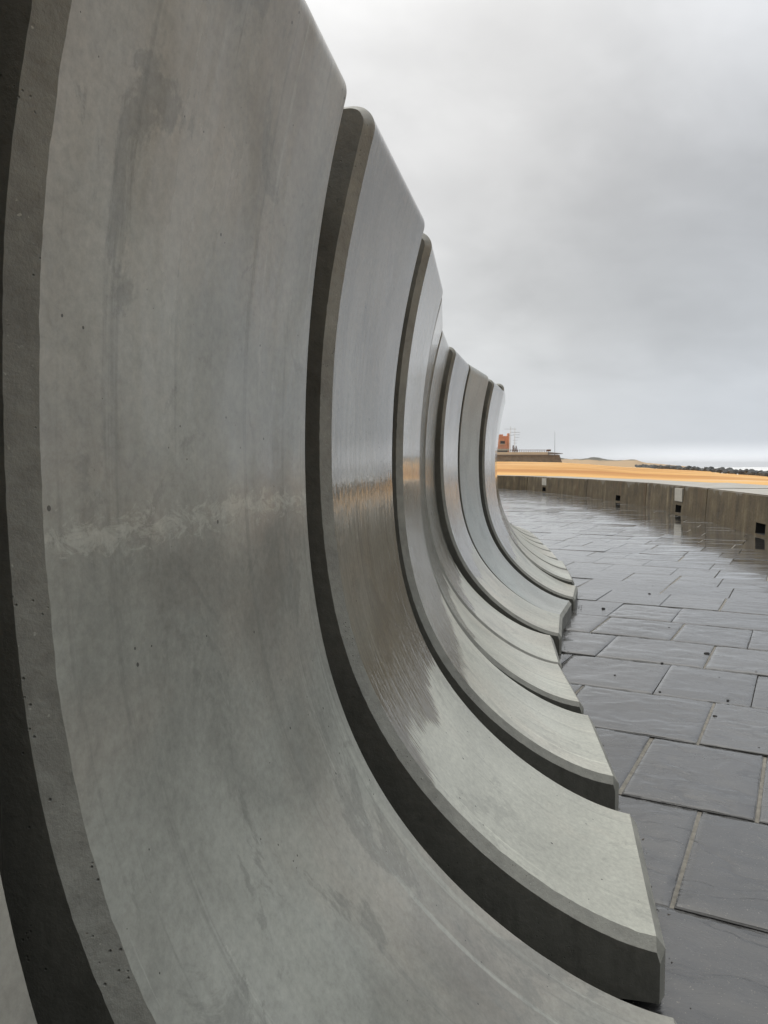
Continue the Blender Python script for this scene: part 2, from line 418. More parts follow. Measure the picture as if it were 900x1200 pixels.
def m_concrete(name, tone, r_lo, r_hi, streak, warm=0.0, seed=0.0, blot=.5, film=1.0, wetline=0.0, tide_or_glint=0.0):
    """precast concrete under a water film; uv: x along the panel, y up the profile (metres)"""
    m, t, p = mat(name)
    uv = t.add('ShaderNodeTexCoord').outputs['UV']; raw = t.add('ShaderNodeSeparateXYZ', i_0=uv).outputs
    oi = t.add('ShaderNodeObjectInfo').outputs['Random']
    off = t.add('ShaderNodeCombineXYZ', i_0=t.math('MULTIPLY', oi, 31.0), i_1=t.math('MULTIPLY', oi, 17.0), i_2=seed)
    uv = t.vmath('ADD', uv, off.outputs[0])
    big = t.noise(uv, 2.0, 8, .62, .5); mid = t.noise(uv, 9, 6, .62); fin = t.noise(uv, 90, 4, .6)
    run = t.noise(t.mapping(uv, (9, .9, 1)), 1, 5, .55, .25); hair = t.noise(t.mapping(uv, (52, 7.0, 1)), 1, 4, .55)
    base = tuple(tone * c for c in (1.0, 1.02 - .03 * warm, .89 - .10 * warm))
    col = t.ramp(big, [(.30, tuple(c * (1 - .42 * blot) for c in base)), (.43, tuple(c * (1 - .16 * blot) for c in base)), (.50, base), (.58, tuple(c * (1 + .16 * blot) for c in base)), (.70, tuple(c * (1 + .32 * blot) for c in base))])
    # warm, cement-pink clouds against the grey-green
    tint = t.rng(t.noise(uv, 1.5, 6, .6, .3), .44, .62)
    col = t.mix(t.math('MULTIPLY', tint, .55 * blot), col, t.mix(1.0, col, (1.14, .98, .92), 'MULTIPLY'))
    # drip lines and rain runs
    drip = t.rng(t.noise(t.mapping(uv, (34, .75, 1)), 1, 6, .6, .2), .60, .66)
    col = t.mix(t.math('MULTIPLY', t.math('MULTIPLY', drip, t.rng(run, .42, .56)), .60), col, tuple(c * 1.45 for c in base))
    dark = t.rng(t.noise(t.mapping(uv, (22, .6, 1), (7, 2, 0)), 1, 6, .62, .2), .57, .64)
    col = t.mix(t.math('MULTIPLY', dark, .45 * blot), col, tuple(c * .55 for c in base))
    # hand-sized smudges with a ragged outline
    blo = t.rng(t.noise(t.mapping(uv, (5.5, 4.2, 1), (4, 1, 0)), 1, 8, .70, .6), .56, .60)
    col = t.mix(t.math('MULTIPLY', blo, .52 * blot), col, tuple(c * .58 for c in base))
    dry = None
    if wetline:
        # rain water drains off the face in streaks and stops part way down; the toe below has dried paler
        hn = t.math('ADD', t.math('MULTIPLY', t.math('SUBTRACT', t.noise(t.mapping(uv, (150, 3.4, 1)), 1, 5, .65), .5), .20), t.math('MULTIPLY', t.math('SUBTRACT', t.noise(uv, 4, 3, .5), .5), .34))
        line = t.math('ADD', t.math('ADD', t.math('MULTIPLY', raw[0], .34), .46), t.math('MULTIPLY', oi, .10))
        d0 = t.math('ADD', t.math('SUBTRACT', raw[1], line), hn)
        dry = t.rng(d0, -.006, .012, 1, 0)
        brown = t.math('MULTIPLY', t.rng(d0, -.006, .012), t.rng(t.math('ADD', d0, t.math('MULTIPLY', hn, 1.2)), .20, .55, 1.0, .35))
        col = t.mix(t.math('MULTIPLY', brown, wetline), col, t.mix(1.0, col, (.56, .47, .345), 'MULTIPLY'))
        col = t.mix(dry, col, t.mix(1.0, col, (2.05, 2.03, 2.02), 'MULTIPLY'))
    if tide_or_glint:
        # flaky pale band at one height: a wet glint painted into the colour
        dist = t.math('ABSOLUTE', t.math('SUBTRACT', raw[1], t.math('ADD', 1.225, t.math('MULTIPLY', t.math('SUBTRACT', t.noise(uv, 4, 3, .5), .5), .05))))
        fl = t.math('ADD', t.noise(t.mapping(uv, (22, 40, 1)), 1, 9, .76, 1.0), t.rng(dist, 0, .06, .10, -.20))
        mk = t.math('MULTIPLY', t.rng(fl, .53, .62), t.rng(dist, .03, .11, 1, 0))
        col = t.mix(t.math('MULTIPLY', mk, tide_or_glint), col, tuple(c * 2.1 for c in base))
    grain = t.noise(uv, 70, 6, .75); col = t.mix(.7, col, t.ramp(grain, [(.30, .74), (.5, 1.0), (.70, 1.24)]), 'MULTIPLY')
    # air holes
    def holes(scale, power, size, mask):
        vor = t.add('ShaderNodeTexVoronoi', i_Vector=uv, i_Scale=scale)
        rr = t.add('ShaderNodeSeparateColor', i_0=vor.outputs['Color']).outputs[0]
        return t.math('MULTIPLY', t.math('LESS_THAN', vor.outputs['Distance'], t.math('MULTIPLY', t.math('POWER', rr, power), size)), mask)
    pit = t.math('MAXIMUM', holes(17.0, 4.0, .075, t.math('LESS_THAN', t.noise(uv, 3.1, 2), .54)), holes(60.0, 5.0, .15, t.math('LESS_THAN', t.noise(uv, 5.1, 2), .50)))
    col = t.mix(t.math('MULTIPLY', pit, .85), col, (.04, .04, .035))
    t.l.new(col, p.inputs['Base Color'])
    p.inputs['Roughness'].default_value = .55; p.inputs['IOR'].default_value = 1.4
    hb = t.math('ADD', t.math('MULTIPLY', fin, .0003), t.math('MULTIPLY', mid, .0012)); hb = t.math('SUBTRACT', hb, t.math('MULTIPLY', pit, .004))
    b = t.add('ShaderNodeBump'); t.l.new(hb, b.inputs['Height']); b.inputs['Distance'].default_value = 1.0; b.inputs['Strength'].default_value = .7
    t.l.new(b.outputs[0], p.inputs['Normal'])
    fmax = 1.0 if wetline else max(.25, min(.75, film * 5))
    # water film: smooth down the fall line, rippled across it
    rg = t.math('ADD', t.math('MULTIPLY', run, .5), t.math('MULTIPLY', big, .5))
    p.inputs['Coat IOR'].default_value = 1.65
    t.l.new(t.rng(rg, .36, .62, r_lo, r_hi), p.inputs['Coat Roughness'])
    t.l.new(t.rng(t.noise(t.mapping(uv, (4, 1.2, 1), (2, 8, 0)), 1, 6, .65, .3), .38, .56, film, fmax) if dry is None else t.math('MULTIPLY', t.rng(t.noise(t.mapping(uv, (4, 1.2, 1), (2, 8, 0)), 1, 6, .65, .3), .38, .56, film, fmax), t.rng(dry, 0, 1, 1, .45)), p.inputs['Coat Weight'])
    hc = t.math('ADD', t.math('MULTIPLY', hair, .0021 * streak), t.math('MULTIPLY', run, .0011 * streak))
    hc = t.math('ADD', hc, t.math('MULTIPLY', t.noise(t.mapping(uv, (40, 14, 1)), 1, 3, .5), .00025))
    bc = t.add('ShaderNodeBump'); t.l.new(hc, bc.inputs['Height']); bc.inputs['Distance'].default_value = 1.0; bc.inputs['Strength'].default_value = .6
    t.l.new(bc.outputs[0], p.inputs['Coat Normal'])
    return m
def m_edge(name, tone, chips=0.0):
    """rougher cast arrises and end faces"""
    m, t, p = mat(name); g = t.add('ShaderNodeTexCoord').outputs['Object']
    a = t.noise(g, 6, 6, .65); b = t.noise(g, 45, 5, .7); v = t.add('ShaderNodeTexVoronoi', i_Vector=g, i_Scale=120.0)
    pit = t.math('MULTIPLY', t.rng(v.outputs['Distance'], .05, .20, 1, 0), t.math('GREATER_THAN', t.noise(g, 19, 3), .60 - .04 * chips))
    base = tuple(tone * c for c in (1.0, 1.0, .88))
    col = t.ramp(t.math('ADD', t.math('MULTIPLY', a, .6), t.math('MULTIPLY', b, .4)), [(.3, tuple(c * .62 for c in base)), (.52, base), (.72, tuple(c * 1.32 for c in base))])
    col = t.mix(t.math('MULTIPLY', pit, .6), col, (.06, .055, .045))
    spk = t.rng(t.noise(g, 150, 3, .6), .70 - .02 * chips, .74); col = t.mix(t.math('MULTIPLY', spk, .2 + .6 * chips), col, tuple(c * 1.9 for c in base))
    st = t.rng(t.noise(t.mapping(g, (9, 9, 1.2)), 1, 6, .65, .3), .52, .62); col = t.mix(t.math('MULTIPLY', st, .35), col, tuple(c * .55 for c in base))
    t.l.new(col, p.inputs['Base Color']); t.l.new(t.ramp(b, [(.3, .35), (.7, .7)]), p.inputs['Roughness'])
    h = t.math('SUBTRACT', t.math('ADD', t.math('MULTIPLY', b, .003), t.math('MULTIPLY', a, .004)), t.math('MULTIPLY', pit, .004))
    bb = t.add('ShaderNodeBump'); t.l.new(h, bb.inputs['Height']); bb.inputs['Distance'].default_value = 1.0; bb.inputs['Strength'].default_value = .7
    t.l.new(bb.outputs[0], p.inputs['Normal'])
    return m
M_END = m_edge("cast_concrete_end", .19); M_ARRIS = m_edge("chamfered_arris", .33, 1.0)  # end faces toned darker than the arrises: their shade is put into the colour
MC = {
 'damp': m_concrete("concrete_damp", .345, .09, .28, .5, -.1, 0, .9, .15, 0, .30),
 'wet': m_concrete("concrete_wet", .27, .012, .035, .9, .15, 3, .7, .85, .95),
 'film': m_concrete("concrete_water_film", .30, .010, .03, .9, .10, 7, .6, .9, .8),
 'dry': m_concrete("concrete_drying", .50, .35, .55, .3, -1.3, 11, .4, .05),
}
def panel(px, py, yaw, dz, slope, lean, W, surf, label, seed, c=.021, bow=(0.0, 0.0), fi=.85):
    """prism with chamfered front edges; local x = along the wall (t), y = towards the back (d), z up. metres"""
    bm = bmesh.new(); uvl = bm.loops.layers.uv.new('UVMap')
    R = random.Random(seed)
    w = W * HC; ch = c * HC
    cf = .005 * HC
    svals = [0, ch] + [ch + (w - cf - ch) * i / 6 for i in range(1, 6)] + [w - cf, w]
    zsq = lambda z: z * HC
    prof = [(z * HC, d * HC) for z, d in FP]; bw = [HC * sstep((z - .115) / .6) * sstep((1.6 - z) / .45) for z, d in FP]
    arc = [0.0]
    for a, b in zip(prof, prof[1:]): arc.append(arc[-1] + sqrt((a[0] - b[0]) ** 2 + (a[1] - b[1]) ** 2))
    n = len(prof); nor = []
    for i in range(n):
        a, b = prof[max(0, i - 1)], prof[min(n - 1, i + 1)]; tz, td = b[0] - a[0], b[1] - a[1]; L = sqrt(tz * tz + td * td)
        nor.append((-td / L * -1 * 1.0, 0) if False else (-td / L, tz / L))    # inward (z,d)
    tc = .022 * HC
    # trim the toe end of the front face to make room for the toe chamfer
    k0 = next(i for i in range(n) if arc[i] > tc)
    def column(s, end):
        """end: 0 inner, 1 outermost (inset by the chamfer)"""
        out = []
        ins = 0 if not end else (ch * fi if end == 1 else cf)
        toe_d = -tc * .75 + ins * .75
        zt = prof[0][0]
        out.append((.004, toe_d, 0)); out.append((zt - tc - ins * .9, toe_d, .0))
        for i in range(0, n):
            z, d = prof[i]; d += bw[i] * (bow[0] + (bow[1] - bow[0]) * s / w); f = ins * (1 + (.04 * noise.noise(Vector((arc[i] * 5, seed * 7.1, s * 3))) + .06 * noise.noise(Vector((arc[i] * 60, seed, s))) if end else 0))
            dd = d + nor[i][1] * f
            out.append((z + nor[i][0] * f, dd, arc[i]))
        zt2 = out[-1][0]
        out.append((zt2, DBACK * HC - .03, arc[-1] + .1)); out.append((zt2 - .03, DBACK * HC, arc[-1] + .14)); out.append((.004, DBACK * HC, arc[-1] + 2))
        return out
    cols = []
    for si, s in enumerate(svals):
        e = 1 if si == 0 else 2 if si == len(svals) - 1 else 0
        prj = column(s, e)
        ss = s
        if si == 1 or si == len(svals) - 2: pass
        vs = []
        for j, (z, d, a) in enumerate(prj):
            jit = 0
            if si in (1, len(svals) - 2) and 2 <= j < len(prj) - 3:
                jit = (ch if si == 1 else cf * .5) * (.05 * noise.noise(Vector((a * 6, seed * 3.3, si))) + .08 * noise.noise(Vector((a * 60, seed * 1.3, si))) - .7 * max(0, noise.noise(Vector((a * 16, seed * 2.3, si))) - .42)) * (1 if si == 1 else -1)
            vs.append(bm.verts.new((ss + jit, d + lean * HC * max(0, z / HC - .115) / 1.485, z + slope * s)))
        cols.append((vs, prj))
    m_ = len(cols[0][0])
    for si in range(len(svals) - 1):
        edge_strip = si in (0, len(svals) - 2)
        for j in range(m_ - 1):
            f = bm.faces.new((cols[si][0][j], cols[si + 1][0][j], cols[si + 1][0][j + 1], cols[si][0][j + 1]))
            f.material_index = (2 if (edge_strip or j == 1) else 1 if (j < 1 or j >= m_ - 4) else 0)
            f.smooth = True
            for l, (q, jj) in zip(f.loops, ((si, j), (si + 1, j), (si + 1, j + 1), (si, j + 1))):
                l[uvl].uv = (svals[q], cols[q][1][jj][2])
    for si, rev in ((0, True), (len(svals) - 1, False)):
        vs = cols[si][0]; f = bm.faces.new(vs if not rev else vs[::-1]); f.material_index = 1
    for si in range(len(svals) - 1):
        bm.faces.new((cols[si][0][-1], cols[si + 1][0][-1], cols[si + 1][0][0], cols[si][0][0])).material_index = 1
    bmesh.ops.recalc_face_normals(bm, faces=bm.faces[:])
    for e in bm.edges:
        if len(e.link_faces) == 2 and e.calc_face_angle(0) > radians(24): e.smooth = False
    bm.normal_update()
    # local frame: x along t, y along n (to the back-left)
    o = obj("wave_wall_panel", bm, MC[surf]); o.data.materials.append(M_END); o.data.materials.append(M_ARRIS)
    t = Vector((sin(yaw), cos(yaw), 0)); nn = Vector((-cos(yaw), sin(yaw), 0))
    Mx = Matrix(((t.x, nn.x, 0, px * HC), (t.y, nn.y, 0, py * HC), (0, 0, 1, dz * HC), (0, 0, 0, 1)))
    o.matrix_world = Mx
    tag(o, label, 'wall panel', 'curved concrete panels of the wave wall')
    return o
D = math.radians
PANELS = [
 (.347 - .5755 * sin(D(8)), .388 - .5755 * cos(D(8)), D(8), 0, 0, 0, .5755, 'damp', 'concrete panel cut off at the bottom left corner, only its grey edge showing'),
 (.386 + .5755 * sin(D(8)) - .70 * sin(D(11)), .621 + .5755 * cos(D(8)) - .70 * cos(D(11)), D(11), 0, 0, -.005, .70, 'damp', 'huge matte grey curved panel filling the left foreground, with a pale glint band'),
 (.494, 1.336, .224, .026, -.029, -.011, .5755, 'wet', 'glossy wet panel just beyond the huge foreground panel, wide pitted edge and chipped toe'),
 (.648, 2.113, .133, .009, -.007, -.020, .5755, 'film', 'third full panel from the camera, narrow shiny face with a brown wet patch above its toe'),
 (.729, 2.809, .081, .008, -.003, -.022, .5755, 'film', 'sliver of a panel seen almost edge on, its toe with small dark specks'),
 (.791, 3.431, .143, -.003, .011, -.007, .565, 'film', 'short looking panel whose toe tucks in below the panel that juts out'),
 (.929, 4.046, .237, -.002, -.006, .019, .5755, 'wet', 'panel that juts forward with a dark near side and mirror like wet face'),
 (1.063, 4.600, .334, -.008, -.012, .019, .565, 'dry', 'matt greenish panel joined without gap to the jutting panel, its toe front turned to view'),
 (1.325, 5.344, .277, -.028, -.008, .026, .5755, 'wet', 'panel after the matt greenish one, a dark smudge mirrored halfway up'),
 (1.472, 5.963, D(10), 0, 0, 0, .5755, 'film', 'panel forming the tall right silhouette of the row against the sky'),
 (1.586, 6.632, D(9.2), 0, 0, 0, .5755, 'film', 'first panel of which only the toe shows beyond the silhouette panel'),
 (1.674, 7.390, D(7.5), 0, 0, 0, .5755, 'film', 'second toe fanned out beyond the silhouette panel'),
 (1.760, 8.080, D(6.5), 0, 0, 0, .5755, 'film', 'third toe fanned out beyond the silhouette panel'),
 (1.838, 8.860, D(6), 0, 0, 0, .5755, 'film', 'fourth toe fanned out beyond the silhouette panel'),
 (1.920, 9.540, D(5), 0, 0, 0, .5755, 'film', 'fifth small toe fanned out beyond the silhouette panel'),
 (1.980, 10.190, D(3), 0, 0, 0, .5755, 'film', 'sixth small toe fanned out beyond the silhouette panel'),
 (2.010, 10.830, D(-2), 0, 0, 0, .5755, 'film', 'farthest visible toe where the row curves out of sight'),
]
PO = []
for i, (px, py, yaw, dz, slo, lean, W, surf, lab) in enumerate(PANELS):
    PO.append(panel(px, py, yaw, dz, slo, lean, W, surf, lab, i + 1, {1: .021, 2: .026, 3: .021, 7: .004}.get(i, .017), {1: (.030, .003), 2: (.014, .012)}.get(i, (.004, .004)), .62 if i == 2 else .85))

# mortar that closes the joint at the back of each pair of panels
M_FILL = simple("damp_joint_mortar", (.11, .105, .09), .8, .4, 25, .6, .004)
bpy.context.view_layer.update()
for i in range(1, len(PANELS)):
    pa, pb = PANELS[i - 1], PANELS[i]
    def pt(p, s, d, z):
        t = Vector((sin(p[2]), cos(p[2]), 0)); n = Vector((-cos(p[2]), sin(p[2]), 0))
        return (Vector((p[0], p[1], 0)) + t * s + n * d) * HC + Vector((0, 0, z))
    bm = bmesh.new(); rings = []
    RR = random.Random(i)
    for k in range(13):
        z = .0 + 1.56 * HC * k / 12; a = RR.uniform(-.006, .006)
        rings.append([bm.verts.new(v) for v in (pt(pa, pa[6] - .004, .668 + a, z), pt(pb, .004, .668 + a, z), pt(pb, .004, .722, z), pt(pa, pa[6] - .004, .722, z))])
    for u, v in zip(rings, rings[1:]):
        for q in range(4): bm.faces.new((u[q], u[(q + 1) % 4], v[(q + 1) % 4], v[q]))
    bm.faces.new(rings[0][::-1]); bm.faces.new(rings[-1])
    o = obj("joint_mortar", bm, M_FILL, PO[i]); o.matrix_parent_inverse = PO[i].matrix_world.inverted()

# ------------------------------------------------------------------ sea-wall parapet blocks
def m_parapet():
    m, t, p = mat("algae_stained_concrete")
    g = t.add('ShaderNodeTexCoord').outputs['Object']; geo = t.add('ShaderNodeNewGeometry').outputs['Normal']
    oi = t.add('ShaderNodeObjectInfo').outputs['Random']
    g = t.vmath('ADD', g, t.add('ShaderNodeCombineXYZ', i_0=t.math('MULTIPLY', oi, 40.0), i_1=0.0, i_2=0.0).outputs[0])
    z = t.add('ShaderNodeSeparateXYZ', i_0=g).outputs[2]
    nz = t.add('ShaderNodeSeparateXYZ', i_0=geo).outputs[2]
    run = t.noise(t.mapping(g, (3.5, 3.5, .5)), 1, 6, .62, .3); blo = t.noise(g, 2.2, 6, .6); fin = t.noise(g, 30, 4, .65)
    face = t.ramp(t.math('ADD', t.math('MULTIPLY', run, .6), t.math('MULTIPLY', blo, .4)), [(.34, (.034, .024, .011)), (.44, (.078, .057, .028)), (.54, (.118, .090, .046)), (.68, (.24, .195, .115))])
    rust = t.rng(t.noise(t.mapping(g, (1.6, 1.6, .25)), 1, 6, .6), .55, .68)
    face = t.mix(t.math('MULTIPLY', rust, .5), face, (.16, .085, .035))
    # pale un-stained band under the coping, with a ragged lower edge
    edge = t.math('ADD', z, t.math('MULTIPLY', t.math('SUBTRACT', t.noise(t.mapping(g, (1.0, 1.0, .3)), 1.4, 5, .7), .5), 1.1))
    pale = t.rng(edge, .66, .69)
    face = t.mix(t.math('MULTIPLY', pale, .8), face, (.20, .18, .145)); p.inputs['Specular IOR Level'].default_value = .3
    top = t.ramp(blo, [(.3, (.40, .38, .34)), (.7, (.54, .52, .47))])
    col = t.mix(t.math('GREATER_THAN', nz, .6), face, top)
    t.l.new(col, p.inputs['Base Color']); t.l.new(t.ramp(fin, [(.3, .45), (.7, .75)]), p.inputs['Roughness'])
    t.l.new(bump(t, t.math('ADD', fin, t.math('MULTIPLY', blo, 1.5)), .4, .008), p.inputs['Normal'])
    return m
M_PAR = m_parapet()
M_PLATE = simple("pale_cover_plate", (.48, .46, .40), .6, .12, 8, .1)
M_HOLE = simple("wet_dark_drain", (.03, .03, .028), .8, .3, 12, .1)
PH = .60 * HC
def parapet_block(a, b, hole, plate, label, thick, rise=0.0):
    A, B = Vector((*a, 0)), Vector((*b, 0)); t = (B - A); L = t.length; t.normalize()
    nrm = Vector((t.y, -t.x, 0))                # to the right of travel = away from the promenade
    bm = bmesh.new(); g = .020; H = PH + rise
    xs = [g, L - g]; zs = [-.03, H]
    if hole is not None:
        hx = hole * L; xs = [g, hx - .25, hx + .25, L - g]; zs = [-.03, .035, .21, H]
    V = {}
    for i, x in enumerate(xs):
        for j, z in enumerate(zs): V[i, j] = bm.verts.new((x, 0.04 * z / H, z))
    for i in range(len(xs) - 1):
        for j in range(len(zs) - 1):
            if hole is not None and i == 1 and j == 1: continue
            bm.faces.new((V[i, j], V[i + 1, j], V[i + 1, j + 1], V[i, j + 1]))
    nx, nz_ = len(xs) - 1, len(zs) - 1
    bk = [bm.verts.new((x, thick, z)) for x, z in ((xs[0], zs[0]), (xs[-1], zs[0]), (xs[-1], H), (xs[0], H))]
    topf = bm.faces.new([V[i, nz_] for i in range(nx + 1)] + [bk[2], bk[3]])
    bm.faces.new([bk[0], bk[1], bk[2], bk[3]][::-1])
    bm.faces.new([V[0, j] for j in range(nz_ + 1)] + [bk[3], bk[0]]); bm.faces.new([V[nx, j] for j in range(nz_ + 1)][::-1] + [bk[1], bk[2]])
    bmesh.ops.recalc_face_normals(bm, faces=bm.faces[:])
    te = [e for e in topf.edges]
    bmesh.ops.bevel(bm, geom=te, offset=.018, segments=2, affect='EDGES')
    root = obj("parapet_block", bm, M_PAR)
    root.matrix_world = Matrix(((t.x, nrm.x, 0, A.x), (t.y, nrm.y, 0, A.y), (0, 0, 1, 0), (0, 0, 0, 1)))
    tag(root, label, 'low wall', 'blocks of the low sea wall')
    if hole is not None:
        bm = bmesh.new(); d = .55
        f = [bm.verts.new(q) for q in ((hx - .25, .004, .035), (hx + .25, .004, .035), (hx + .25, .012, .21), (hx - .25, .012, .21))]
        r = [bm.verts.new((v.co.x, d, v.co.z)) for v in f]
        for i in range(4): bm.faces.new((f[i], r[i], r[(i + 1) % 4], f[(i + 1) % 4]))
        bm.faces.new(r)
        obj("drain_opening", bm, M_HOLE, root)
        if plate:
            bm = bmesh.new(); box(bm, hx - .36, hx + .30, -.006, .05, .30, .60, .004)
            obj("cover_plate", bm, M_PLATE, root)
    return root
PB = [(None, False, 'stained parapet block beside the camera outside the right edge', 1.3, 0), (.5, False, 'stained parapet block outside the right edge of the view', 1.3, 0),
      (.5, False, 'stained parapet block just outside the picture on the right', 1.4, 0),
      (.44, False, 'nearest stained low wall block at the right edge, ragged pale band along its top', 2.6, 0),
      (.38, True, 'low wall block with a pale square plate above its drain, second from the right edge', 2.2, .006),
      (.40, False, 'low wall block with a drain but no plate, left of the nearer plated block', 1.9, 0),
      (.66, True, 'far low wall block with a small pale plate above its drain', 1.7, -.004),
      (None, False, 'farthest plain low wall block, beside the edge of the curved panels', 1.1, .004), (None, False, 'low wall block hidden behind the curved panels', 1.1, 0), (None, False, 'last low wall block curving away to the left', 1.1, 0)]
for (a, b), (ho, pl, lab, th, ri) in zip(zip(PL, PL[1:]), PB): parapet_block(a, b, ho, pl, lab, th, ri)

# ------------------------------------------------------------------ boulders of the breakwater
M_ROCK = simple("dark_wet_boulder", (.060, .064, .062), .65, .55, 1.6, .8, .12)
def rock_mesh(seed):
    bm = bmesh.new(); bmesh.ops.create_icosphere(bm, subdivisions=3, radius=1)
    R = random.Random(seed); pl = []
    for _ in range(9):
        v = Vector((R.gauss(0, 1), R.gauss(0, 1), R.gauss(0, 1))).normalized(); pl.append((v, R.uniform(.55, .9)))
    for v in bm.verts:
        k = 1.0
        d = v.co.normalized()
        for pv, pd in pl:
            c = d.dot(pv)
            if c > 0: k = min(k, pd / c)
        v.co = d * k * (1 + .07 * noise.noise(d * 3 + Vector((seed, 0, 0)))); v.co.z *= .8
    me = bpy.data.meshes.new("boulder"); bm.to_mesh(me); bm.free(); me.materials.append(M_ROCK); return me
RM = [rock_mesh(s) for s in range(7)]
R = random.Random(21)
for k in range(296):
    f = (k - 100 + R.random()) / 196
    Y = 175 + (470 - 175) * f ** 1.2 if f > 0 else 175 + f * 210
    tx = lerp_table([(62, 2.3), (90, 1.35), (120, .86), (150, .63), (184, .503), (215, .447), (262, .394), (300, .366), (360, .345), (420, .334), (470, .328)], Y)[0]
    X = tx * Y + (R.uniform(-.4, .8) if k % 2 else R.uniform(1.2, 3.0)); Y += R.uniform(-1, 1)
    s = R.uniform(.65, 1.1) * (1.2 if R.random() < .2 else 1)
    if f < 0: s *= 1.25
    o = bpy.data.objects.new("boulder", RM[k % 7]); C.objects.link(o)
    o.location = (X, Y, lerp_table(CREST, tx)[0] + .50 * s + R.uniform(-.35, .35)); o.scale = (s * R.uniform(.9, 1.4), s, s * R.uniform(.8, 1.05))
    o.rotation_euler = (R.uniform(-.4, .4), R.uniform(-.4, .4), R.uniform(0, 6.28))
    tag(o, 'dark boulder of the rock line between golden sand and white surf', 'boulder', 'boulders along the surf')

def build_surf():
    m, t, p = mat("white_surf"); g = t.add('ShaderNodeTexCoord').outputs['Object']
    a = t.noise(t.mapping(g, (.08, .08, .5)), 1, 6, .65)
    t.l.new(t.ramp(a, [(.3, (.72, .76, .76)), (.5, (.95, .96, .96))]), p.inputs['Base Color']); p.inputs['Roughness'].default_value = 1; p.inputs['Specular IOR Level'].default_value = .1
    bm = bmesh.new()
    for q, (Y0, hgt) in enumerate(((560, 3.4), (720, 4.2), (900, 4.8), (1100, 5.4))):
        rows = []
        for j in range(9):
            a = (j - 4) / 4.0; row = []
            for i in range(240):
                X = .335 * Y0 + i * 3.2 * Y0 / 560
                y = Y0 - .12 * (X - .335 * Y0) + 22 * noise.noise(Vector((X / 130, q * 5, 0))) + a * 48
                hh = hgt * min(1, i / 14) * (.62 + .55 * noise.noise(Vector((X / 40, q * 3.1, 0))) + .28 * noise.noise(Vector((X / 9, q, j * .4))))
                row.append(bm.verts.new((X, y, -2.7 + max(.05, hh) * (1 - a * a) * (1.0 if a < 0 else .9))))
            rows.append(row)
        for u, v in zip(rows, rows[1:]):
            for i in range(239): bm.faces.new((u[i], u[i + 1], v[i + 1], v[i]))
    o = obj("surf", bm, m, smooth=True); tag(o, 'white breakers rolling in beyond the dark boulders', 'surf', kind='stuff')
build_surf()

# ------------------------------------------------------------------ far terrace, building, masts (about 330 m away)
FY = 330.0
def fx(px): return (px - 450) / 900 * FY
def fz(py): return HC + (547.1 - py) / 900 * FY
M_RED = simple("salmon_render", (.82, .40, .25), .8, .3, .35, 0)
M_CREAM = simple("cream_paint", (.72, .68, .58), .7, .08, .4, 0)
M_STONE = simple("brown_stone", (.26, .21, .145), .9, .35, .8, .4, .1)
M_GREY = simple("grey_metal", (.22, .23, .25), .5, .1, 2, 0)
M_DARK = simple("dark_glass", (.035, .04, .045), .15, .1, 2, 0)
M_BROWN = simple("rusty_brown", (.20, .10, .05), .8, .3, 3, .2, .05)
bld = thing("building", "salmon red seafront building with a cream balcony behind the far terrace", "building", (fx(591), FY + 6, fz(533)))
bx0, bz0, H = -14.0, 0, fz(508.5) - fz(533)
bm = bmesh.new(); box(bm, bx0, 2.0, 0, 9, -3.5, H - 1.2, .05); obj("wall", bm, M_RED, bld)
bm = bmesh.new(); box(bm, bx0 - .4, 2.4, -.4, 9.4, H - 1.197, H - .7, .05); box(bm, bx0 + 1, .4, 1, 8, H - .697, H, .05); obj("roof", bm, M_RED, bld)
bm = bmesh.new(); box(bm, 2.01, 2.9, -.9, 1.2, -3.5, H + .4, .04); obj("pilaster", bm, M_RED, bld)
bm = bmesh.new(); box(bm, bx0, 2.6, -2.2, -.003, 1.9, 2.6, .05); obj("balcony", bm, M_CREAM, bld)
bm = bmesh.new(); box(bm, bx0, 1.9, -1.2, -.004, .3, 1.897, 0); obj("awning", bm, M_DARK, bld)
for i in range(4):
    x = 1.0 - i * 3.6
    w = bmesh.new(); box(w, x - 2.0, x, -.03, .2, 4.9, 6.1, 0); wo = obj("window", w, M_DARK, bld)
    w = bmesh.new(); box(w, x - 2.2, x + .2, -.12, -.033, 4.65, 4.9, 0); obj("sill", w, M_CREAM, wo)

ter = thing("terrace", "stone sea terrace with white band and railing below the far red building", "terrace", (fx(620), FY, 0))
x0, x1 = fx(560) - fx(620), fx(655) - fx(620)
bm = bmesh.new()
ZB, ZT = fz(544), fz(533)
pts = [(x0, 0), (x1 + 1.2, 0), (x1 + 1.2, 14), (x0, 14)]
lo = [bm.verts.new((x, y - (1.2 if y == 0 else 0), ZB)) for x, y in pts]; hi = [bm.verts.new((x - (1.2 if x > 0 else 0), y, ZT)) for x, y in pts]
for i in range(4): bm.faces.new((lo[i], lo[(i + 1) % 4], hi[(i + 1) % 4], hi[i]))
bm.faces.new(hi); obj("retaining_wall", bm, M_STONE, ter)
bm = bmesh.new(); box(bm, x0, fx(642) - fx(620), -.5, .8, ZT + .003, fz(529.8), .05); obj("white_band", bm, M_CREAM, ter)
bm = bmesh.new(); box(bm, x0, x1, -.6, 13, ZT - .25, ZT - .002, .02); obj("coping", bm, M_GREY, ter)
bm = bmesh.new(); zr = fz(529.8)
for i in range(22):
    x = fx(598 + i * 2.1) - fx(620); tube(bm, (x, .2, zr), (x, .2, zr + 1.05), .09, .09, 6)
box(bm, fx(597) - fx(620), fx(643.5) - fx(620), .12, .28, zr + .80, zr + .95); obj("railing", bm, M_BROWN, ter)
